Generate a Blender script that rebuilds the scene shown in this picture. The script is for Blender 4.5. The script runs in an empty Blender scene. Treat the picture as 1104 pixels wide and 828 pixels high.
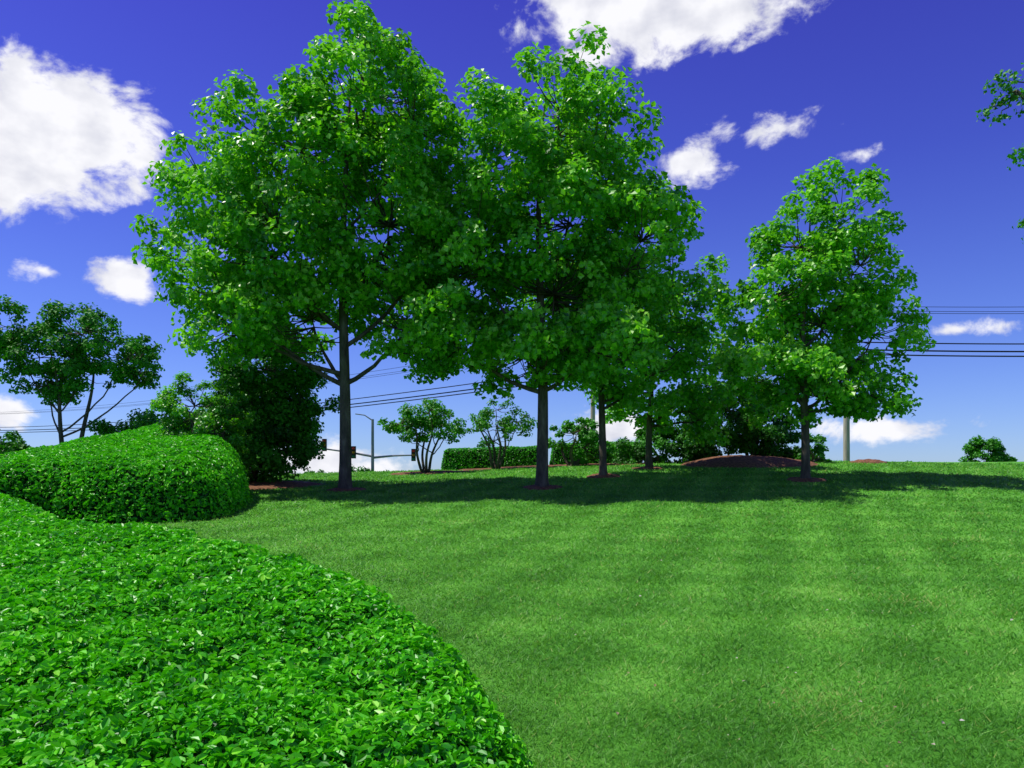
import bpy, math
import numpy as np
from math import radians, pi
rng = np.random.default_rng(7)
scene = bpy.context.scene
scene.view_settings.view_transform = 'Standard'
scene.view_settings.look = 'None'
scene.view_settings.exposure = 0

# ---------------------------------------------------------------- helpers
def link(o, parent=None):
    scene.collection.objects.link(o)
    if parent is not None:
        o.parent = parent
    return o

def empty(name):
    e = bpy.data.objects.new(name, None)
    e.empty_display_size = 0.5
    return link(e)

def build_mesh(name, verts, faces, mat, parent=None, tone=None, smooth=False):
    if not isinstance(faces, (list, tuple)):
        faces = [faces]
    faces = [np.asarray(f, dtype=np.int32) for f in faces if len(f)]
    me = bpy.data.meshes.new(name)
    verts = np.asarray(verts, dtype=np.float32)
    me.vertices.add(len(verts))
    me.vertices.foreach_set('co', verts.ravel())
    loops = np.concatenate([f.ravel() for f in faces])
    counts = np.concatenate([np.full(len(f), f.shape[1], dtype=np.int32) for f in faces])
    starts = np.concatenate([[0], np.cumsum(counts)[:-1]]).astype(np.int32)
    me.loops.add(len(loops))
    me.loops.foreach_set('vertex_index', loops)
    me.polygons.add(len(counts))
    me.polygons.foreach_set('loop_start', starts)
    me.polygons.foreach_set('loop_total', counts)
    me.polygons.foreach_set('use_smooth', np.full(len(counts), smooth, dtype=bool))
    if tone is not None:
        a = me.attributes.new('tone', 'FLOAT', 'POINT')
        a.data.foreach_set('value', np.asarray(tone, dtype=np.float32))
    me.update(calc_edges=True)
    me.materials.append(mat)
    o = bpy.data.objects.new(name, me)
    return link(o, parent)

def norm(v):
    return v / (np.linalg.norm(v, axis=-1, keepdims=True) + 1e-9)

def sstep(a, b, x):
    t = np.clip((x - a) / (b - a), 0, 1)
    return t * t * (3 - 2 * t)

def vnoise(x, y, seed=0):
    s = seed * 1.37
    return (np.sin(x * 1.3 + 1.7 * np.sin(y * 0.9 + s) + s) + np.sin(y * 1.7 + 1.3 * np.sin(x * 1.1 - s) + 2 * s)
            + 0.6 * np.sin(2.9 * x - 1.9 * y + s * 3) + 0.6 * np.sin(2.3 * y + 3.1 * x + s)) / 3.2

# ---------------------------------------------------------------- materials
def new_mat(name):
    m = bpy.data.materials.new(name)
    m.use_nodes = True
    nt = m.node_tree
    nt.nodes.clear()
    out = nt.nodes.new('ShaderNodeOutputMaterial')
    return m, nt, out

def ramp(nt, stops, interp='LINEAR'):
    r = nt.nodes.new('ShaderNodeValToRGB')
    cr = r.color_ramp
    cr.interpolation = interp
    while len(cr.elements) < len(stops):
        cr.elements.new(0.5)
    for e, (p, c) in zip(cr.elements, stops):
        e.position = p
        e.color = (c[0], c[1], c[2], 1)
    return r

def leaf_mat(name, stops, rough=0.45, trans=0.35, tcol=(0.06, 0.25, 0.01), spec=0.5):
    m, nt, out = new_mat(name)
    at = nt.nodes.new('ShaderNodeAttribute'); at.attribute_name = 'tone'
    r = ramp(nt, stops)
    nt.links.new(at.outputs['Fac'], r.inputs['Fac'])
    p = nt.nodes.new('ShaderNodeBsdfPrincipled')
    p.inputs['Roughness'].default_value = rough
    p.inputs['Specular IOR Level'].default_value = spec
    nt.links.new(r.outputs['Color'], p.inputs['Base Color'])
    t = nt.nodes.new('ShaderNodeBsdfTranslucent')
    mixc = nt.nodes.new('ShaderNodeMix'); mixc.data_type = 'RGBA'
    mixc.inputs[0].default_value = 0.5
    nt.links.new(r.outputs['Color'], mixc.inputs[6])
    mixc.inputs[7].default_value = (*tcol, 1)
    nt.links.new(mixc.outputs[2], t.inputs['Color'])
    mx = nt.nodes.new('ShaderNodeMixShader'); mx.inputs[0].default_value = trans
    nt.links.new(p.outputs[0], mx.inputs[1]); nt.links.new(t.outputs[0], mx.inputs[2])
    nt.links.new(mx.outputs[0], out.inputs['Surface'])
    return m

def noise_mat(name, stops, scale=5, detail=6, rough=0.9, bump=0.3, stretch=(1, 1, 1), spec=0.2):
    m, nt, out = new_mat(name)
    tc = nt.nodes.new('ShaderNodeTexCoord')
    mp = nt.nodes.new('ShaderNodeMapping'); mp.inputs['Scale'].default_value = stretch
    n = nt.nodes.new('ShaderNodeTexNoise'); n.inputs['Scale'].default_value = scale; n.inputs['Detail'].default_value = detail
    n.inputs['Roughness'].default_value = 0.65
    r = ramp(nt, stops)
    p = nt.nodes.new('ShaderNodeBsdfPrincipled'); p.inputs['Roughness'].default_value = rough
    p.inputs['Specular IOR Level'].default_value = spec
    b = nt.nodes.new('ShaderNodeBump'); b.inputs['Strength'].default_value = bump; b.inputs['Distance'].default_value = 0.03
    L = nt.links.new
    L(tc.outputs['Object'], mp.inputs[0]); L(mp.outputs[0], n.inputs['Vector'])
    L(n.outputs['Fac'], r.inputs['Fac']); L(r.outputs['Color'], p.inputs['Base Color'])
    L(n.outputs['Fac'], b.inputs['Height']); L(b.outputs[0], p.inputs['Normal'])
    L(p.outputs[0], out.inputs['Surface'])
    return m

M_syc = leaf_mat('sycamore_leaf', [(0, (0.018, 0.15, 0.003)), (0.4, (0.090, 0.42, 0.008)), (0.75, (0.23, 0.64, 0.022)), (1, (0.38, 0.74, 0.10))], rough=0.38, trans=0.42, tcol=(0.24, 0.80, 0.005), spec=0.55)
M_small = leaf_mat('small_leaf', [(0, (0.014, 0.11, 0.004)), (1, (0.090, 0.42, 0.015))], rough=0.5, trans=0.35, tcol=(0.11, 0.55, 0.005))
M_dark = leaf_mat('dark_leaf', [(0, (0.007, 0.055, 0.003)), (1, (0.060, 0.31, 0.009))], rough=0.55, trans=0.25, tcol=(0.06, 0.4, 0.005), spec=0.3)
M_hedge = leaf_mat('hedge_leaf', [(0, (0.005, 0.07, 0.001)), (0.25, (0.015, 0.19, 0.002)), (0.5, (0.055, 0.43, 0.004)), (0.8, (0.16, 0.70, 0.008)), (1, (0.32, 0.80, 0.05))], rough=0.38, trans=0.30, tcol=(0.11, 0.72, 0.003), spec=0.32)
M_core = noise_mat('hedge_interior', [(0.3, (0.002, 0.014, 0.001)), (0.7, (0.006, 0.045, 0.003))], scale=12, bump=0.8)  # near-black green stands in for the shade deep inside the hedge
M_bark = noise_mat('bark', [(0.3, (0.040, 0.033, 0.024)), (0.55, (0.11, 0.092, 0.065)), (0.8, (0.24, 0.205, 0.15))], scale=7, stretch=(1, 1, 0.3), bump=0.6)
M_mulch = noise_mat('mulch', [(0.3, (0.06, 0.028, 0.015)), (0.55, (0.22, 0.100, 0.052)), (0.8, (0.38, 0.22, 0.12))], scale=14, bump=1.0)
M_wood = noise_mat('pole_wood', [(0.3, (0.26, 0.21, 0.16)), (0.7, (0.48, 0.42, 0.33))], scale=5, stretch=(2, 2, 0.2), bump=0.3)
M_wire = noise_mat('wire_black', [(0, (0.01, 0.01, 0.012)), (1, (0.015, 0.015, 0.02))], bump=0)
M_metal = noise_mat('galvanised_steel', [(0.3, (0.15, 0.15, 0.16)), (0.7, (0.25, 0.25, 0.26))], rough=0.5, bump=0.05)
M_yellow = noise_mat('signal_housing', [(0.3, (0.02, 0.016, 0.008)), (0.7, (0.04, 0.03, 0.012))], rough=0.5, bump=0.05)
M_lens_r = noise_mat('lens_red', [(0, (0.45, 0.02, 0.02)), (1, (0.5, 0.03, 0.02))], rough=0.3, bump=0)
M_lens_a = noise_mat('lens_amber', [(0, (0.3, 0.13, 0.01)), (1, (0.35, 0.15, 0.01))], rough=0.3, bump=0)
M_lens_g = noise_mat('lens_green', [(0, (0.01, 0.1, 0.06)), (1, (0.01, 0.12, 0.07))], rough=0.3, bump=0)

# ---------------------------------------------------------------- terrain height
_py = np.array([-3000, -60, -30, 0, 8, 14, 22, 26, 30, 33, 37, 42, 52, 62, 100, 4000.])
_pz = np.array([-3, -3, -2.2, -0.086, 0.48, 0.84, 1.68, 2.08, 2.40, 2.50, 2.35, 1.7, 0.2, -0.6, -1.2, -1.2])
def gz(x, y):
    x = np.asarray(x, float); y = np.asarray(y, float)
    z = sum(np.interp(y + o, _py, _pz) for o in (-1.5, -0.75, 0, 0.75, 1.5)) / 5
    z = z + sstep(14, 30, y) * (1 - sstep(45, 60, y)) * 0.26 * np.tanh(x / 6)
    near = 1 - sstep(60, 120, np.hypot(x, y))
    z = z + near * 0.035 * vnoise(x * 0.35, y * 0.35, 2)
    return z

# ---------------------------------------------------------------- hedge outline (plan, metres)
def catmull(pts, n=6):
    P = np.array(pts, float); N = len(P); out = []
    for i in range(N):
        p0, p1, p2, p3 = P[i - 1], P[i], P[(i + 1) % N], P[(i + 2) % N]
        for t in np.arange(n) / n:
            out.append(0.5 * ((2 * p1) + (-p0 + p2) * t + (2 * p0 - 5 * p1 + 4 * p2 - p3) * t * t + (-p0 + 3 * p1 - 3 * p2 + p3) * t ** 3))
    return np.array(out)

HEDGE = catmull([(-1.3, -1.2), (-0.46, 0.5), (0.05, 1.4), (0.20, 2.13), (0.18, 2.6), (0.04, 3.2), (-0.25, 4.1), (-0.76, 5.0), (-1.55, 6.0), (-2.95, 7.6),
                 (-4.5, 8.8), (-6.6, 11.0), (-8.6, 13.2), (-9.6, 14.4), (-9.0, 15.2), (-7.8, 15.2), (-6.7, 15.5), (-6.0, 16.5), (-6.4, 19.2), (-7.6, 22.0),
                 (-10, 24.5), (-14, 25.5), (-20, 24), (-22, 14), (-14, 3), (-6, -2)])

def sdf(poly, x, y):
    x = np.asarray(x, float).ravel(); y = np.asarray(y, float).ravel()
    d = np.full(x.shape, 1e9); inside = np.zeros(x.shape, bool)
    N = len(poly)
    for i in range(N):
        a = poly[i]; b = poly[(i + 1) % N]
        e = b - a
        t = np.clip(((x - a[0]) * e[0] + (y - a[1]) * e[1]) / (e @ e + 1e-12), 0, 1)
        d = np.minimum(d, (x - a[0] - t * e[0]) ** 2 + (y - a[1] - t * e[1]) ** 2)
        c = (a[1] > y) != (b[1] > y)
        xi = (b[0] - a[0]) * (y - a[1]) / (b[1] - a[1] + 1e-12) + a[0]
        inside ^= c & (x < xi)
    d = np.sqrt(d)
    return np.where(inside, d, -d)

def leaves(P, N, size, aspect=0.5, fold=0.15, six=False):
    n = len(P)
    r = norm(rng.normal(size=(n, 3)))
    t = norm(np.cross(N, r)); b = np.cross(N, t)
    s = np.asarray(size).reshape(-1, 1) * np.ones((n, 1))
    w = s * aspect * 0.5
    if six:
        V = np.stack([P - t * s * .5, P + t * s * .5 - N * s * .08,
                      P - t * s * .2 + b * w * .9 + N * s * fold, P + t * s * .2 + b * w * .95 + N * s * fold,
                      P - t * s * .2 - b * w * .9 + N * s * fold, P + t * s * .2 - b * w * .95 + N * s * fold], 1).reshape(-1, 3)
        i = np.arange(n)[:, None] * 6
        F = np.concatenate([i + np.array([[0, 1, 3, 2]]), i + np.array([[0, 4, 5, 1]])])
        return V, F, 6
    V = np.stack([P - t * s * .5, P + b * w + N * s * fold + t * s * .05, P + t * s * .5, P - b * w + N * s * fold + t * s * .05], 1).reshape(-1, 3)
    i = np.arange(n)[:, None] * 4
    F = np.concatenate([i + np.array([[0, 2, 1]]), i + np.array([[0, 3, 2]])])
    return V, F, 4

# ---------------------------------------------------------------- GROUND
def axis(lims):
    out = []
    for a, b, s in lims:
        out += list(np.arange(a, b, s))
    return np.array(out + [lims[-1][1]])
gx = axis([(-3000, -400, 400), (-400, -80, 40), (-80, -25, 5), (-25, 25, .25), (25, 80, 5), (80, 400, 40), (400, 3000, 400)])
gy = axis([(-300, -40, 40), (-40, -4, 3), (-4, 45, .25), (45, 120, 3), (120, 400, 40), (400, 3600, 400)])
X, Y = np.meshgrid(gx, gy)
V = np.stack([X.ravel(), Y.ravel(), gz(X, Y).ravel()], 1)
nx, ny = len(gx), len(gy)
ii = (np.arange(ny - 1)[:, None] * nx + np.arange(nx - 1)[None]).ravel()
F = np.stack([ii, ii + 1, ii + nx + 1, ii + nx], 1)

def lawn_tone_np(x, y):
    # mower passes: two crossing directions, sheen of alternately laid blades put into the tone
    wob = 0.10 * vnoise(x * .15, y * .15, 5)
    s1 = np.sin((x * .94 - y * .33 + wob) * 2 * pi / 1.3)
    s2 = np.sin((y + 0.010 * x * x + wob) * 2 * pi / 1.7)
    amp = 0.75 + 0.25 * vnoise(x * .4, y * .3, 31)
    return 0.47 + amp * (0.12 * np.tanh(3 * s1) + 0.10 * np.tanh(3 * s2)) + 0.09 * vnoise(x * .5, y * .5, 3) + 0.09 * vnoise(x * 2.1, y * 2.1, 9) + 0.10 * vnoise(x * 5.3, y * 5.1, 19)

GR = [(0.0, (0.040, 0.180, 0.014)), (0.5, (0.115, 0.37, 0.038)), (0.85, (0.24, 0.56, 0.080)), (1.0, (0.38, 0.46, 0.12))]
m, nt, out = new_mat('lawn_ground')
at = nt.nodes.new('ShaderNodeAttribute'); at.attribute_name = 'tone'
tc = nt.nodes.new('ShaderNodeTexCoord')
n1 = nt.nodes.new('ShaderNodeTexNoise'); n1.inputs['Scale'].default_value = 9; n1.inputs['Detail'].default_value = 8; n1.inputs['Roughness'].default_value = 0.8
ma = nt.nodes.new('ShaderNodeMath'); ma.operation = 'MULTIPLY_ADD'; ma.inputs[1].default_value = 0.9; ma.inputs[2].default_value = -0.55
mb = nt.nodes.new('ShaderNodeMath'); mb.operation = 'ADD'
r = ramp(nt, GR)
p = nt.nodes.new('ShaderNodeBsdfPrincipled'); p.inputs['Roughness'].default_value = 0.9; p.inputs['Specular IOR Level'].default_value = 0.1
b = nt.nodes.new('ShaderNodeBump'); b.inputs['Strength'].default_value = 0.7; b.inputs['Distance'].default_value = 0.04
L = nt.links.new
L(tc.outputs['Object'], n1.inputs['Vector']); L(n1.outputs['Fac'], ma.inputs[0]); L(ma.outputs[0], mb.inputs[0]); L(at.outputs['Fac'], mb.inputs[1])
L(mb.outputs[0], r.inputs['Fac']); L(r.outputs['Color'], p.inputs['Base Color']); L(n1.outputs['Fac'], b.inputs['Height']); L(b.outputs[0], p.inputs['Normal'])
L(p.outputs[0], out.inputs['Surface'])
M_ground = m
build_mesh('ground', V, F, M_ground, tone=lawn_tone_np(V[:, 0], V[:, 1]), smooth=True)

# ---------------------------------------------------------------- MULCH
TREES = [(-4.61, 22.0), (0.82, 21.8), (2.80, 24.5), (4.65, 27.0), (8.40, 22.8)]
def disc(cx, cy, rx, ry, hgt, parent=None, name='mulch_ring', rings=8, seg=28):
    vs = [(cx, cy, float(gz(cx, cy)) + hgt)]
    for i in range(1, rings + 1):
        f = i / rings
        for j in range(seg):
            a = 2 * pi * j / seg
            k = 1 + 0.1 * math.sin(3 * a + cx) + 0.06 * math.sin(7 * a)
            x = cx + rx * f * k * math.cos(a); y = cy + ry * f * k * math.sin(a)
            vs.append((x, y, float(gz(x, y)) + hgt * (1 - f ** 2) + (0.015 if i < rings else -0.04) + 0.02 * math.sin(x * 17) * math.sin(y * 13)))
    tri = [(0, 1 + j, 1 + (j + 1) % seg) for j in range(seg)]
    q = [(1 + (i) * seg + j, 1 + (i + 1) * seg + j, 1 + (i + 1) * seg + (j + 1) % seg, 1 + i * seg + (j + 1) % seg) for i in range(rings - 1) for j in range(seg)]
    return build_mesh(name, np.array(vs), [np.array(tri), np.array(q)], M_mulch, parent, smooth=True)
MUL = [(x, y, 0.6, 0.6, 0.05) for x, y in TREES]
BEDS = [(8.3, 28.4, 2.5, 1.6, 0.34), (-3.0, 29.3, 1.6, 1.0, 0.06), (-7.8, 24.2, 2.2, 1.6, 0.08), (1.8, 31.0, 4.5, 1.4, 0.05), (13.0, 29.0, .7, .5, .12)]
for bx, by, rx_, ry_, h_ in BEDS:
    disc(bx, by, rx_, ry_, h_, name='mulch_bed')

# ---------------------------------------------------------------- GRASS BLADES
n = 500000
r_ = np.exp(rng.uniform(math.log(2.0), math.log(33), n))
a_ = rng.uniform(radians(-33), radians(44), n)
x = r_ * np.sin(a_); y = r_ * np.cos(a_)
keep = np.ones(n, bool)
for bx, by, rx_, ry_, h_ in MUL + BEDS:
    keep &= ((x - bx) / rx_) ** 2 + ((y - by) / ry_) ** 2 > 0.95 + 0.2 * rng.random(n)
keep &= sdf(HEDGE, x, y) < 0.12
x, y, r_ = x[keep], y[keep], r_[keep]; n = len(x)
tone = lawn_tone_np(x, y) + rng.normal(0, 0.18, n)
straw = rng.random(n) < 0.02 + 0.35 * np.clip(vnoise(x * .9, y * .9, 12) - 0.62, 0, 1) * 2
tone = np.where(straw, 1.0, np.clip(tone, 0, 0.92))
h = 0.030 * (1 + (r_ - 3) * 0.03) * rng.uniform(0.6, 1.4, n) * (1 + 0.35 * vnoise(x * 4, y * 4, 41))
w = 0.0040 * np.maximum(1, r_ / 4.5) * rng.uniform(0.7, 1.3, n)
ang = rng.uniform(0, 2 * pi, n)
lean = rng.normal(0, 1.0, (n, 2)) * h[:, None]
z = gz(x, y)
B = np.stack([x, y, z - 0.004], 1)
wv = np.stack([np.cos(ang) * w, np.sin(ang) * w, 0 * w], 1)
T = B + np.stack([lean[:, 0], lean[:, 1], h], 1)
V = np.stack([B - wv, B + wv, T], 1).reshape(-1, 3)
F = np.arange(3 * n).reshape(-1, 3)
M_grass = leaf_mat('grass_blade', GR, rough=0.5, trans=0.4, tcol=(0.22, 0.58, 0.035), spec=0.3)
build_mesh('lawn_grass', V, F, M_grass, tone=np.repeat(tone, 3))

n = 150
rr = np.exp(rng.uniform(math.log(3.2), math.log(16), n)); aa = rng.uniform(radians(0), radians(38), n)
x = rr * np.sin(aa); y = rr * np.cos(aa)
P = np.stack([x, y, gz(x, y) + 0.035], 1)
V, F, k = leaves(P, norm(np.stack([rng.normal(0, .3, n), rng.normal(0, .3, n), np.ones(n)], 1)), rng.uniform(0.012, 0.035, n), 0.7)
M_fall = leaf_mat('fallen_leaf', [(0, (0.25, 0.16, 0.07)), (1, (0.55, 0.55, 0.45))], trans=0.1, tcol=(0.3, 0.2, 0.1))
build_mesh('fallen_leaves', V, F, M_fall, tone=np.repeat(rng.random(n), k))

# ---------------------------------------------------------------- HEDGE
def scatter_surface(Vg, Fq, count, dens_fn, size_fn, six, jitter=0.35, up=0.3, depth=0.07, tone_fn=None, disp_fn=None):
    A = Vg[Fq[:, 0]]; B_ = Vg[Fq[:, 1]]; C = Vg[Fq[:, 2]]; D = Vg[Fq[:, 3]]
    nrm = np.cross(C - A, D - B_); area = 0.5 * np.linalg.norm(nrm, axis=1); nrm = norm(nrm)
    cen = (A + B_ + C + D) / 4
    wgt = area * dens_fn(cen); wgt /= wgt.sum()
    idx = rng.choice(len(Fq), count, p=wgt)
    u = rng.random((count, 1)); v = rng.random((count, 1))
    P = (A[idx] * (1 - u) + B_[idx] * u) * (1 - v) + (D[idx] * (1 - u) + C[idx] * u) * v
    Nn = nrm[idx]
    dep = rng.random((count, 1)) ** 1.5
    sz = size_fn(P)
    tn = 0.62 - 0.50 * dep[:, 0] + rng.normal(0, 0.17, count) + (tone_fn(P) if tone_fn else 0)  # leaves set deeper are coloured darker, shade painted into their tone
    if disp_fn is not None:
        P = P + Nn * disp_fn(P)[:, None]
    P = P - Nn * (dep - 0.3) * depth * np.maximum(1, sz[:, None] / 0.06)
    Nl = norm(Nn * 0.7 + np.array([0, 0, up]) + rng.normal(0, jitter, (count, 3)))
    V, F, k = leaves(P, Nl, sz * rng.uniform(0.5, 1.3, count), 0.52, 0.13, six)
    return V, F, np.repeat(np.clip(tn, 0, 1), k)

hx = axis([(-23, -9, .2), (-9, 0.6, .085)])
hy = axis([(-2.5, 12, .085), (12, 27, .16)])
Xh, Yh = np.meshgrid(hx, hy)
sd = sdf(HEDGE, Xh, Yh).reshape(Xh.shape)
rim = 0.42 + 0.55 * sstep(14.5, 17, Yh)
t = np.clip(sd / rim, 0, 1)
prof = np.sqrt(np.clip(1 - (1 - t) ** 2, 0, 1))
hh = np.where(Yh > 15, 1.05 + 0.085 * (Yh - 15), np.where(Yh > 9, 0.85 + 0.033 * (Yh - 9), 0.85))
hh = hh * (1 - 0.62 * sstep(15, 18, Yh) * (1 - sstep(-14.5, -10.2, Xh)))
hh = hh + 0.06 * vnoise(Xh * 1.2, Yh * 1.2, 4) + 0.04 * vnoise(Xh * 4, Yh * 4, 6)
Zh = gz(Xh, Yh) + hh * prof
nx, ny = len(hx), len(hy)
Vh = np.stack([Xh.ravel(), Yh.ravel(), Zh.ravel()], 1)
ii = (np.arange(ny - 1)[:, None] * nx + np.arange(nx - 1)[None]).ravel()
Fh = np.stack([ii, ii + 1, ii + nx + 1, ii + nx], 1)
ok = (sd.ravel()[Fh] > 0.0).any(axis=1)
Fh = Fh[ok]
used = np.unique(Fh); remap = -np.ones(len(Vh), int); remap[used] = np.arange(len(used))
Vh = Vh[used]; Fh = remap[Fh]
hedge = empty('hedge')
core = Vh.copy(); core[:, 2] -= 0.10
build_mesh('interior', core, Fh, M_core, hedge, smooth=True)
dist = lambda P: np.hypot(P[:, 0], P[:, 1])
def hsize(P): return np.clip(0.036 + (dist(P) - 2.5) * 0.0040, 0.036, 0.095)
def hdens(P):
    d = dist(P); s = hsize(P)
    vis = np.where((np.abs(P[:, 0]) < 0.80 * P[:, 1] + 0.8) & (P[:, 1] > 0.8), 1.0, 0.12)
    return vis / s ** 2
def sprig(P):
    # clumps of new growth; shade in the hollows between them is painted into tone
    q = vnoise(P[:, 0] * 11 + 2 * np.sin(P[:, 1] * 3), P[:, 1] * 11 + 2 * np.sin(P[:, 0] * 2.3), 22)
    q2 = vnoise(P[:, 0] * 24 + 3 * np.sin(P[:, 1] * 5), P[:, 1] * 24, 27)
    return np.clip(0.6 * q + 0.5 * q2, -1, 1)
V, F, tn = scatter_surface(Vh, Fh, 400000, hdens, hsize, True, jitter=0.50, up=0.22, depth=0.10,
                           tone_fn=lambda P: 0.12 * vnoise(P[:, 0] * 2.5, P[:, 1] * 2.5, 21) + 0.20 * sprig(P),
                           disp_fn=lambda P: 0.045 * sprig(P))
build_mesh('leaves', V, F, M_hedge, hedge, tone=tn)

# ---------------------------------------------------------------- tubes
class Tubes:
    def __init__(s): s.V = []; s.F = []; s.n = 0
    def add(s, pts, rad, K=6):
        pts = np.asarray(pts, float); rad = np.asarray(rad, float)
        m = len(pts)
        tan = norm(np.gradient(pts, axis=0))
        ref = np.array([0.0, 1, 0]) if abs(tan[:, 1]).max() < 0.9 else np.array([1.0, 0, 0.2])
        u = norm(np.cross(tan, ref)); v = np.cross(tan, u)
        a = np.arange(K) * 2 * pi / K
        rg = pts[:, None] + rad[:, None, None] * (np.cos(a)[None, :, None] * u[:, None] + np.sin(a)[None, :, None] * v[:, None])
        s.V.append(rg.reshape(-1, 3))
        i = np.arange(m - 1)[:, None] * K; j = np.arange(K)[None]
        f = np.stack([i + j, i + (j + 1) % K, i + K + (j + 1) % K, i + K + j], -1).reshape(-1, 4) + s.n
        s.F.append(f); s.n += m * K
    def build(s, name, mat, parent=None):
        return build_mesh(name, np.concatenate(s.V), np.concatenate(s.F), mat, parent, smooth=True)

def bez(a, b, c, d, n):
    t = np.linspace(0, 1, n)[:, None]
    return (1 - t) ** 3 * a + 3 * (1 - t) ** 2 * t * b + 3 * (1 - t) * t * t * c + t ** 3 * d

def make_tree(name, base, lobes, trunk_r, z_fork, z_top, leaf=0.172, per=115, clump_r=0.54, dens=1.2, mat=M_syc, depth=4.0,
              shrink=0.92, stems=1, jitter=0.62, tone0=0.50, lean=0.0, spread=0.12, bark=None):
    root = empty(name)
    bx, by = base; bz = float(gz(bx, by))
    T = Tubes()
    axes = []
    for s in range(stems):
        a0 = 2 * pi * s / max(stems, 1) + 0.4
        off = np.array([math.cos(a0), math.sin(a0), 0]) * (0 if stems == 1 else spread)
        fan = off * (0 if stems == 1 else 4.5)
        n = 14
        tt = np.linspace(0, 1, n)
        P = np.stack([bx + off[0] + fan[0] * tt + 0.14 * np.sin(tt * 6 + bx) * tt + lean * tt, by + off[1] + fan[1] * tt + 0.12 * np.cos(tt * 4 + by) * tt,
                      bz - 0.1 + (z_top - bz) * tt], 1)
        R = trunk_r * (1 - tt) ** 0.75 * 0.92 + 0.012
        R[0] = trunk_r * 1.45; R[1] = min(R[1], trunk_r)
        P = np.insert(P, 1, P[0] + np.array([0, 0, 0.28]), axis=0); R = np.insert(R, 1, trunk_r * 1.06)
        T.add(P, R, 12)
        axes.append((P, R))
    C = []
    crown_c = np.mean([[bx + l[0], by + l[1], l[2]] for l in lobes], axis=0)
    for (dx, dy, zc, rx, rz) in lobes:
        ry = max(rx, depth * math.sqrt(max(0.05, 1 - (dx / (depth * 1.5)) ** 2)) * 0.85)
        L = np.array([bx + dx, by + dy, zc])
        P, R = axes[rng.integers(len(axes))]
        hd = math.hypot(dx, dy)
        zs = min(max(z_fork + rng.uniform(0, 0.4), zc - 0.8 * hd - 1.2), z_top - 0.5)
        st = np.array([np.interp(zs, P[:, 2], P[:, k]) for k in range(3)])
        r0 = np.interp(zs, P[:, 2], R) * 0.5
        mid1 = st + (L - st) * np.array([.45, .45, .2]); mid2 = st + (L - st) * np.array([.8, .8, .65])
        B = bez(st, mid1, mid2, L, 10) + rng.normal(0, 0.05, (10, 3)) * np.linspace(0, 1, 10)[:, None]
        T.add(B, np.linspace(r0, 0.015, 10), 7)
        vol = 4.19 * rx * ry * rz
        k = max(6, int(vol * dens))
        d = norm(rng.normal(size=(k, 3)))
        rad = 0.50 + 0.50 * rng.random((k, 1)) ** 0.6
        pts = L + d * rad * np.array([rx, ry, rz]) * shrink
        pts += rng.normal(0, 0.12, pts.shape)
        for q in pts:
            j = np.argmin(np.linalg.norm(B[4:] - q, axis=1) + 0.3 * np.maximum(0, B[4:, 2] - q[2])) + 4
            s_ = B[j]
            m_ = (s_ + q) / 2 + np.array([0, 0, -0.12 * np.linalg.norm(q - s_)])
            rr0 = 0.008 + 0.008 * np.linalg.norm(q - s_)
            T.add(np.array([s_, (s_ + m_) / 2 + rng.normal(0, .03, 3), m_, (m_ + q) / 2 + rng.normal(0, .03, 3), q]), np.linspace(rr0, 0.004, 5), 4)
        C.append(pts)
    C = np.concatenate(C)
    T.build('trunk_and_limbs', bark or M_bark, root)
    m = len(C)
    cr = clump_r * rng.uniform(0.55, 1.3, m)
    ctone = rng.normal(0, 0.17, m)
    cnt = np.maximum(8, (per * (cr / clump_r) ** 2 * rng.uniform(0.7, 1.2, m))).astype(int)
    idx = np.repeat(np.arange(m), cnt)
    n = len(idx)
    d = norm(rng.normal(size=(n, 3)))
    rad = rng.random((n, 1)) ** 0.5
    loc = d * rad * cr[idx][:, None] * np.array([1, 1, 0.62])
    loc[:, 2] -= 0.35 * (loc[:, 0] ** 2 + loc[:, 1] ** 2) / cr[idx]
    P = C[idx] + loc
    outw = norm(P - crown_c)
    N = norm(d * 0.5 + outw * 0.45 + np.array([0, 0, 0.55]) + rng.normal(0, jitter, (n, 3)))
    V, F, k = leaves(P, N, leaf * rng.uniform(0.6, 1.2, n), 0.9, 0.14, False)
    tn = tone0 + ctone[idx] + rng.normal(0, 0.17, n) + 0.12 * (d[:, 2])  # clump tops lighter, undersides darker: shading painted into leaf tone
    build_mesh('foliage', V, F, mat, root, tone=np.repeat(np.clip(tn, 0, 1), k))
    return root

for x_, y_ in TREES: disc(x_, y_, 0.58, 0.58, 0.05, name='mulch_ring')

make_tree('sycamore_tree', TREES[0], [(.6, 0, 12.5, 2.2, 1.9), (-1.3, .3, 11.2, 2.2, 2.0), (1.9, -.3, 11.5, 1.6, 1.8), (-3.5, 0, 10.0, 1.6, 1.5),
    (-3.7, .2, 8.0, 1.7, 1.6), (-1.8, -.6, 8.7, 2.3, 2.2), (1.2, .4, 9.0, 2.3, 2.5), (-2.9, -.2, 6.1, 1.6, 1.1), (-1.1, .6, 6.5, 2.2, 1.2), (2.0, 0, 6.5, 1.9, 1.4), (2.8, 0, 9.0, 1.4, 1.8)],
    0.18, 4.4, 13.2)
make_tree('sycamore_tree', TREES[1], [(.5, 0, 12.0, 1.5, 1.6), (1.6, .2, 11.3, 1.4, 1.5), (-1.4, -.2, 10.6, 1.5, 1.6), (.9, .3, 9.3, 2.3, 1.9), (-1.9, 0, 8.2, 1.9, 2.0),
    (2.7, -.2, 8.4, 1.5, 1.5), (.4, .3, 7.0, 2.8, 1.9), (-2.4, 0, 5.7, 1.8, 1.3), (-.4, .4, 5.4, 2.0, 1.0), (1.5, -.3, 5.5, 1.8, 1.1)],
    0.17, 4.2, 12.3)
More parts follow.
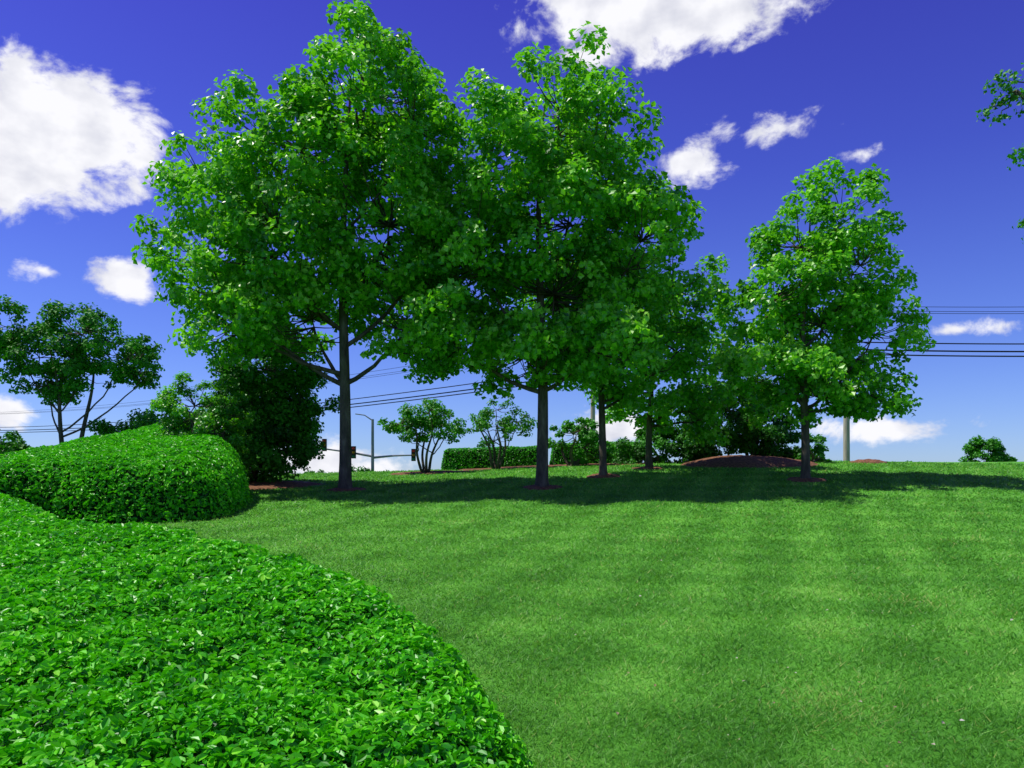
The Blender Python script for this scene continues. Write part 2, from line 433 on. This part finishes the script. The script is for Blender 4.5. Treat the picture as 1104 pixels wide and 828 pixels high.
make_tree('sycamore_tree', TREES[2], [(1.2, 0, 9.8, 1.5, 1.6), (.6, .2, 8.1, 2.0, 1.7), (2.2, -.2, 7.8, 1.5, 1.6), (-.3, 0, 6.1, 1.7, 1.4), (1.4, .2, 5.3, 1.9, 1.4), (2.7, 0, 6.3, 1.2, 1.4)],
    0.12, 4.0, 10.0, depth=2.4)
make_tree('sycamore_tree', TREES[3], [(1.3, 0, 7.8, 1.5, 1.6), (2.0, .2, 5.9, 1.8, 1.7), (0, -.2, 4.9, 1.8, 1.2), (2.6, 0, 4.3, 1.4, 1.1), (.2, 0, 6.6, 1.3, 1.4), (1.2, -.4, 4.2, 1.4, 1.0)],
    0.12, 3.7, 8.0, depth=2.2, tone0=.42)
make_tree('sycamore_tree', TREES[4], [(.9, 0, 9.6, 1.2, 1.4), (0, .2, 8.6, 1.5, 1.5), (1.4, -.2, 8.0, 1.5, 1.5), (-.8, 0, 7.2, 1.3, 1.5), (.6, .2, 6.4, 2.0, 1.6),
    (2.0, 0, 6.1, 1.2, 1.4), (-.8, -.2, 5.2, 1.5, 1.4), (.9, .3, 4.8, 1.9, 1.1), (2.0, 0, 4.5, 1.1, .9)],
    0.13, 3.7, 9.6, dens=1.7, depth=2.6, clump_r=0.48, per=115, leaf=.160)

make_tree('crape_myrtle_tree', (-14.9, 27), [(.5, 0, 7.0, 1.4, .8), (-1.2, 0, 6.3, 1.3, 1.0), (1.8, 0, 6.0, 1.4, .8), (.2, .3, 5.7, 1.4, .7), (-2.1, 0, 7.1, 1.0, .9), (-.9, 0, 5.3, 1.1, .7), (2.5, 0, 5.6, .8, .5)],
    0.09, 3.2, 6.4, leaf=0.12, per=140, clump_r=0.38, dens=4.2, mat=M_dark, depth=1.6, stems=2, tone0=0.8)
make_tree('crape_myrtle_tree', (-3.15, 29), [(-.9, 0, 4.1, .9, .5), (.1, 0, 4.5, .9, .55), (.9, 0, 4.0, .8, .5), (-.2, .2, 3.8, 1.0, .45)],
    0.05, 2.8, 4.2, leaf=0.10, per=110, clump_r=0.28, dens=10, mat=M_small, depth=1.0, stems=4, tone0=0.65, spread=0.1)
make_tree('crape_myrtle_tree', (-.6, 29.5), [(-.7, 0, 4.1, .7, .45), (.1, 0, 4.6, .9, .6), (.8, 0, 4.2, .8, .5), (0, .2, 3.7, .9, .4)],
    0.05, 2.8, 4.2, leaf=0.10, per=80, clump_r=0.27, dens=7, mat=M_small, depth=.9, stems=4, tone0=0.5, spread=0.1)

def make_shrub(name, base, lobes, **k):
    a = dict(trunk_r=0.07, z_fork=float(gz(*base)) + 0.3, z_top=max(l[2] for l in lobes), leaf=0.12, per=190, clump_r=0.38, dens=5.0, depth=1.0, stems=3, mat=M_dark, shrink=0.92)
    a.update(k)
    tr = a.pop('trunk_r'); zf = a.pop('z_fork'); zt = a.pop('z_top')
    return make_tree(name, base, lobes, tr, zf, zt, **a)

make_shrub('holly_tree', (-7.9, 24.8), [(.3, 0, 5.3, 1.7, 1.2), (0, .3, 3.9, 1.7, 1.4), (1.3, 0, 4.2, 1.1, 1.2), (-.6, .2, 3.4, 1.2, 1.0), (.9, 0, 3.0, 1.1, .9), (0, 0, 2.6, 1.2, .8)],
    dens=4.5, depth=1.6, tone0=0.7, clump_r=0.42)
make_shrub('rounded_shrub', (-8.6, 21.9), [(-.2, 0, 4.0, 1.0, .85), (.7, 0, 3.9, .9, .8), (.1, 0, 3.2, 1.3, .8)], mat=M_syc, tone0=.25, dens=8, clump_r=.25, leaf=.08, per=160, jitter=.4)
make_shrub('holly_tree', (7.3, 30.5), [(0, 0, 5.0, 1.1, 1.0), (.2, 0, 3.7, 1.3, 1.3), (-.8, .2, 3.3, 1.0, 1.0)], tone0=.45)
make_shrub('holly_tree', (9.3, 30.8), [(0, 0, 5.4, 1.1, 1.2), (.1, 0, 3.9, 1.4, 1.4), (.9, .2, 3.3, 1.0, 1.0)], tone0=.4)
make_shrub('shrub', (2.3, 30), [(0, 0, 3.7, .8, .9), (.6, 0, 3.2, .7, .7)], mat=M_small, tone0=.65, dens=7, clump_r=.28)
make_shrub('shrub', (11.0, 29.5), [(0, 0, 3.1, .7, .5), (.5, 0, 2.9, .6, .4)], mat=M_small, tone0=.5, dens=9, clump_r=.25)
make_shrub('shrub', (5.6, 31), [(0, 0, 3.3, 1.1, .8), (-.9, 0, 3.0, .9, .6)], tone0=.55)
make_shrub('shrub', (-16.2, 24.5), [(0, 0, 2.6, 1.4, .9), (-1.3, 0, 2.7, 1.0, .8)], tone0=.6)
make_shrub('shrub', (-12.5, 27.5), [(0, 0, 3.8, 1.3, .5), (1.3, 0, 3.6, 1.0, .5), (-1.2, 0, 3.7, 1.0, .5)], mat=M_small, tone0=.5)
make_shrub('shrub', (35.5, 60), [(0, 0, 3.8, 1.5, 1.7), (1.3, 0, 3.1, 1.2, 1.3), (-1.2, 0, 2.8, 1.0, 1.0), (.3, 0, 1.2, 1.8, 1.2)], tone0=.8, leaf=.18, clump_r=.5, dens=2.5)
make_shrub('shrub', (30.5, 62), [(0, 0, 2.8, .9, .9), (-1.3, 0, 2.5, .8, .7)], tone0=.8, leaf=.16, clump_r=.4, dens=2.5)
make_shrub('shrub', (-12.0, 60), [(0, 0, 2.0, 2.0, 1.2), (2.2, 0, 1.7, 1.8, 1.1), (-2.4, 0, 1.8, 1.8, 1.1)], tone0=.7, leaf=.18, clump_r=.5, dens=1.6)

make_tree('honey_locust_tree', (9.4, 8.6), [(-3.7, 0, 6.2, .35, .2), (-3.95, -.1, 5.85, .28, .2), (-3.7, 0, 5.55, .28, .2), (-3.6, .1, 4.75, .14, .25), (-1.6, 0, 7.6, 1.2, .9), (0, 0, 8.6, 2.0, 1.2), (1.6, .2, 7.6, 1.4, 1.0), (0, 0, 7.2, 1.6, .8)],
    0.14, 3.4, 8.8, leaf=0.05, per=80, clump_r=0.16, dens=7, mat=M_small, depth=0.35, tone0=.45)

def box_hedge(name, x0, x1, y0, y1, h):
    xs = np.linspace(x0 - .02, x1 + .02, int((x1 - x0) / .12)); ys = np.linspace(y0 - .02, y1 + .02, int((y1 - y0) / .1))
    Xb, Yb = np.meshgrid(xs, ys)
    d = np.minimum(np.minimum(Xb - x0, x1 - Xb), np.minimum(Yb - y0, y1 - Yb))
    t = np.clip(d / .2, 0, 1)
    Z = gz(Xb, Yb) + (h + .05 * vnoise(Xb * 2, Yb * 2, 3)) * np.sqrt(1 - (1 - t) ** 2)
    nx, ny = len(xs), len(ys)
    V = np.stack([Xb.ravel(), Yb.ravel(), Z.ravel()], 1)
    ii = (np.arange(ny - 1)[:, None] * nx + np.arange(nx - 1)[None]).ravel()
    F = np.stack([ii, ii + 1, ii + nx + 1, ii + nx], 1)
    e = empty(name)
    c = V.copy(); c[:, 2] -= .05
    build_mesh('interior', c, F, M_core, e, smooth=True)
    V2, F2, tn = scatter_surface(V, F, 14000, lambda P: np.ones(len(P)), lambda P: np.full(len(P), .09), False, depth=.08)
    build_mesh('leaves', V2, F2, M_hedge, e, tone=tn * .75)
box_hedge('clipped_hedge', -2.8, 1.4, 31.8, 33.0, .85)
box_hedge('clipped_hedge', 1.6, 5.2, 32.2, 33.4, .9)

# ---------------------------------------------------------------- street furniture
def utility_pole(x, y, top, arm=(1.2, 0, 0)):
    e = empty('utility_pole')
    z0 = float(gz(x, y))
    T = Tubes(); T.add([(x, y, z0 - .5), (x, y, z0 + 4), (x, y, top)], [.19, .17, .13], 12)
    T.add([(x, y, top), (x, y, top + .03)], [.13, .01], 12)
    T.build('shaft', M_wood, e)
    a = np.array(arm); c = np.array([x, y, top - .5])
    T = Tubes(); T.add([c - a, c + a], [.06, .06], 4); T.add([c - a * .6, c + np.array([0, 0, -.7])], [.02, .02], 4); T.add([c + a * .6, c + np.array([0, 0, -.7])], [.02, .02], 4)
    T.build('crossarm', M_wood, e)
    T = Tubes()
    for s in (-.95, 0.35, .95):
        q = c + a * s
        T.add([q + np.array([0, 0, .05]), q + np.array([0, 0, .12]), q + np.array([0, 0, .2])], [.05, .07, .03], 8)
    T.add([(x + .3, y, top - 2.2), (x + .3, y, top - 1.5), (x + .3, y, top - 1.4)], [.2, .2, .1], 12)
    T.build('insulators_and_transformer', M_metal, e)
POLES = [(52, 41), (18.9, 45), (5.5, 54.2), (-75, 110)]
for px_, py_ in POLES:
    utility_pole(px_, py_, 12.2, (0.75, 0.95, 0))
e = empty('power_lines')
T = Tubes()
for (a, b) in zip(POLES[:-1], POLES[1:]):
    for hz, off, rw in [(11.75, -1.1, .014), (11.75, .4, .014), (11.75, 1.1, .014), (9.9, 0, .035), (9.5, .15, .045), (9.2, -.15, .04)]:
        t = np.linspace(0, 1, 24)
        ln = math.hypot(a[0] - b[0], a[1] - b[1])
        sag = 0.012 * ln if ln < 60 else 0.011 * ln
        P = np.stack([a[0] + (b[0] - a[0]) * t + off * .6, a[1] + (b[1] - a[1]) * t + off * .75, hz - 4 * sag * t * (1 - t)], 1)
        T.add(P, np.full(24, rw), 5)
T.build('wires', M_wire, e)

def bm_box(bm, c, s):
    import bmesh
    from mathutils import Matrix
    bmesh.ops.create_cube(bm, size=1, matrix=Matrix.Translation(c) @ Matrix.Diagonal((*s, 1)))
def traffic_signal():
    import bmesh
    e = empty('traffic_signal')
    x, y = -10.5, 60.0; z0 = float(gz(x, y))
    T = Tubes(); T.add([(x, y, z0), (x, y, z0 + .5), (x, y, 6.8)], [.2, .14, .10], 10)
    T.add([(x, y, 4.0), (x - 2, y, 4.35), (x - 3.9, y, 4.6)], [.09, .07, .05], 8)
    T.add([(x, y, 3.9), (x + 1.6, y, 4.05), (x + 3.3, y, 4.1)], [.09, .07, .05], 8)
    T.add([(x, y, 6.7), (x - .6, y, 7.1), (x - 1.3, y, 7.2)], [.05, .04, .04], 6)
    T.build('mast', M_metal, e)
    bm = bmesh.new()
    heads = [(x - 3.6, 4.85), (x - 1.4, 4.3), (x + 3.1, 4.1)]
    for hx_, hz_ in heads:
        bm_box(bm, (hx_, y - .12, hz_), (.32, .22, .92))
        for k in (-.3, 0, .3):
            bm_box(bm, (hx_, y - .30, hz_ + k + .12), (.26, .16, .025))
    me = bpy.data.meshes.new('signal_heads'); bm.to_mesh(me); bm.free(); me.materials.append(M_yellow)
    link(bpy.data.objects.new('signal_heads', me), e)
    for nm, k, mt in (('lens_red', .3, M_lens_r), ('lens_amber', 0, M_lens_a), ('lens_green', -.3, M_lens_g)):
        T = Tubes()
        for hx_, hz_ in heads:
            T.add([(hx_, y - .23, hz_ + k), (hx_, y - .25, hz_ + k), (hx_, y - .27, hz_ + k)], [.11, .10, .01], 12)
        T.build(nm, mt, e)
traffic_signal()

# ---------------------------------------------------------------- WORLD
SUN_EL = radians(62)
sun_dir = np.array([-0.93, 0.08])
sun_dir = sun_dir / np.linalg.norm(sun_dir)
w = bpy.data.worlds.new('World'); scene.world = w; w.use_nodes = True
nt = w.node_tree; nt.nodes.clear()
L = nt.links.new
def N(t, **k):
    n = nt.nodes.new(t)
    for a, b in k.items(): setattr(n, a, b)
    return n
def M(op, a, b=None, c=None, clamp=False):
    n = N('ShaderNodeMath', operation=op); n.use_clamp = clamp
    for i, v in enumerate((a, b, c)):
        if v is None: continue
        if isinstance(v, (int, float)): n.inputs[i].default_value = v
        else: L(v, n.inputs[i])
    return n.outputs[0]
wout = N('ShaderNodeOutputWorld'); bg = N('ShaderNodeBackground'); bg.inputs['Strength'].default_value = 0.15
sky = N('ShaderNodeTexSky', sky_type='NISHITA'); sky.sun_disc = False
sky.sun_elevation = SUN_EL; sky.sun_rotation = math.atan2(sun_dir[0], sun_dir[1])
sky.air_density = 1.0; sky.dust_density = 0.3; sky.ozone_density = 3.0
tc = N('ShaderNodeTexCoord'); sp = N('ShaderNodeSeparateXYZ'); L(tc.outputs['Generated'], sp.inputs[0])
az = M('MULTIPLY', M('ARCTAN2', sp.outputs[0], sp.outputs[1]), 180 / pi)
el = M('MULTIPLY', M('ARCSINE', sp.outputs[2]), 180 / pi)
tint = N('ShaderNodeMix', data_type='RGBA', blend_type='MULTIPLY'); tint.inputs[0].default_value = 1
tr = ramp(nt, [(0.0, (0.50, 0.64, 0.98)), (0.15, (0.40, 0.48, 0.98)), (0.35, (0.30, 0.29, 0.95)), (0.6, (0.28, 0.175, 0.88)), (1.0, (0.28, 0.17, 0.84))])
L(M('DIVIDE', el, 60.0, clamp=True), tr.inputs['Fac'])
L(sky.outputs[0], tint.inputs[6]); L(tr.outputs[0], tint.inputs[7])
cv = N('ShaderNodeCombineXYZ'); L(az, cv.inputs[0]); L(M('MULTIPLY', el, 1.4), cv.inputs[1])
n1 = N('ShaderNodeTexNoise'); n1.inputs['Scale'].default_value = 0.26; n1.inputs['Detail'].default_value = 7; n1.inputs['Roughness'].default_value = 0.60; n1.inputs['Distortion'].default_value = 0.25
L(cv.outputs[0], n1.inputs['Vector'])
n2 = N('ShaderNodeTexNoise'); n2.inputs['Scale'].default_value = 0.30; n2.inputs['Detail'].default_value = 4
L(cv.outputs[0], n2.inputs['Vector'])
CL = [(-29.5, 21.6, 7.4, 5.4, 1.15), (-31, 19.0, 7.5, 3.6, 1.0), (10.4, 30.6, 13.5, 4.3, 1.1), (6.5, 28.6, 5, 2.4, .75), (16.5, 23.1, 7.5, 1.7, .66), (12.4, 21.6, 4.0, 1.9, .66), (-26.3, 13.2, 3.4, 1.8, .90), (-30.5, 13.2, 2.2, 1.0, .66),
      (25.4, 3.8, 6.5, 1.6, .85), (29.3, 9.8, 3.8, 1.0, .6), (-12.5, 1.6, 7, 2.4, .9), (23.3, 20.9, 2.4, 1.3, .48), (-33, 4.5, 4, 1.8, .7), (6, 4, 6, 2.2, .85), (-21, 14.5, 3, 1.6, .5),
      (62, 18, 14, 6, 1), (-72, 25, 16, 7, 1), (150, 25, 25, 8, 1), (-130, 20, 18, 7, 1)]
mask = None
for ca, ce, ra, re, wt in CL:
    dx = M('MULTIPLY', M('SUBTRACT', az, ca), 1 / ra); dy = M('MULTIPLY', M('SUBTRACT', el, ce), 1 / re)
    d = M('SQRT', M('MULTIPLY_ADD', dx, dx, M('MULTIPLY', dy, dy)))
    v = M('MULTIPLY_ADD', d, -wt, wt)
    mask = v if mask is None else M('MAXIMUM', mask, v)
dn = M('ADD', mask, M('MULTIPLY', M('SUBTRACT', n1.outputs['Fac'], 0.63), 1.8))
mr = N('ShaderNodeMapRange', interpolation_type='SMOOTHSTEP'); mr.inputs['From Min'].default_value = 0.0; mr.inputs['From Max'].default_value = 0.36
L(dn, mr.inputs['Value'])
cc = N('ShaderNodeMix', data_type='RGBA'); cc.inputs[6].default_value = (6.5, 6.5, 6.8, 1); cc.inputs[7].default_value = (4.3, 4.4, 5.1, 1)
sh = M('MULTIPLY', M('SUBTRACT', n2.outputs['Fac'], 0.44), 3.2, clamp=True); L(sh, cc.inputs[0])
mx = N('ShaderNodeMix', data_type='RGBA'); L(mr.outputs[0], mx.inputs[0]); L(tint.outputs[2], mx.inputs[6]); L(cc.outputs[2], mx.inputs[7])
L(mx.outputs[2], bg.inputs['Color']); L(bg.outputs[0], wout.inputs[0])

# ---------------------------------------------------------------- SUN
from mathutils import Vector
sl = bpy.data.lights.new('sun', 'SUN'); sl.energy = 5.0; sl.angle = radians(0.5); sl.color = (1.0, 0.96, 0.88)
so = bpy.data.objects.new('sun', sl); link(so)
v = Vector((sun_dir[0] * math.cos(SUN_EL), sun_dir[1] * math.cos(SUN_EL), math.sin(SUN_EL)))
so.rotation_euler = v.to_track_quat('Z', 'Y').to_euler(); so.location = v * 60

# ---------------------------------------------------------------- CAMERA
cam = bpy.data.cameras.new('camera'); cam.lens = 28; cam.sensor_width = 36; cam.shift_y = 0.1005
cam.clip_start = 0.05; cam.clip_end = 6000
co = bpy.data.objects.new('camera', cam); link(co)
co.location = (0, 0, 1.7); co.rotation_euler = (radians(90), 0, 0)
scene.camera = co
print('done')
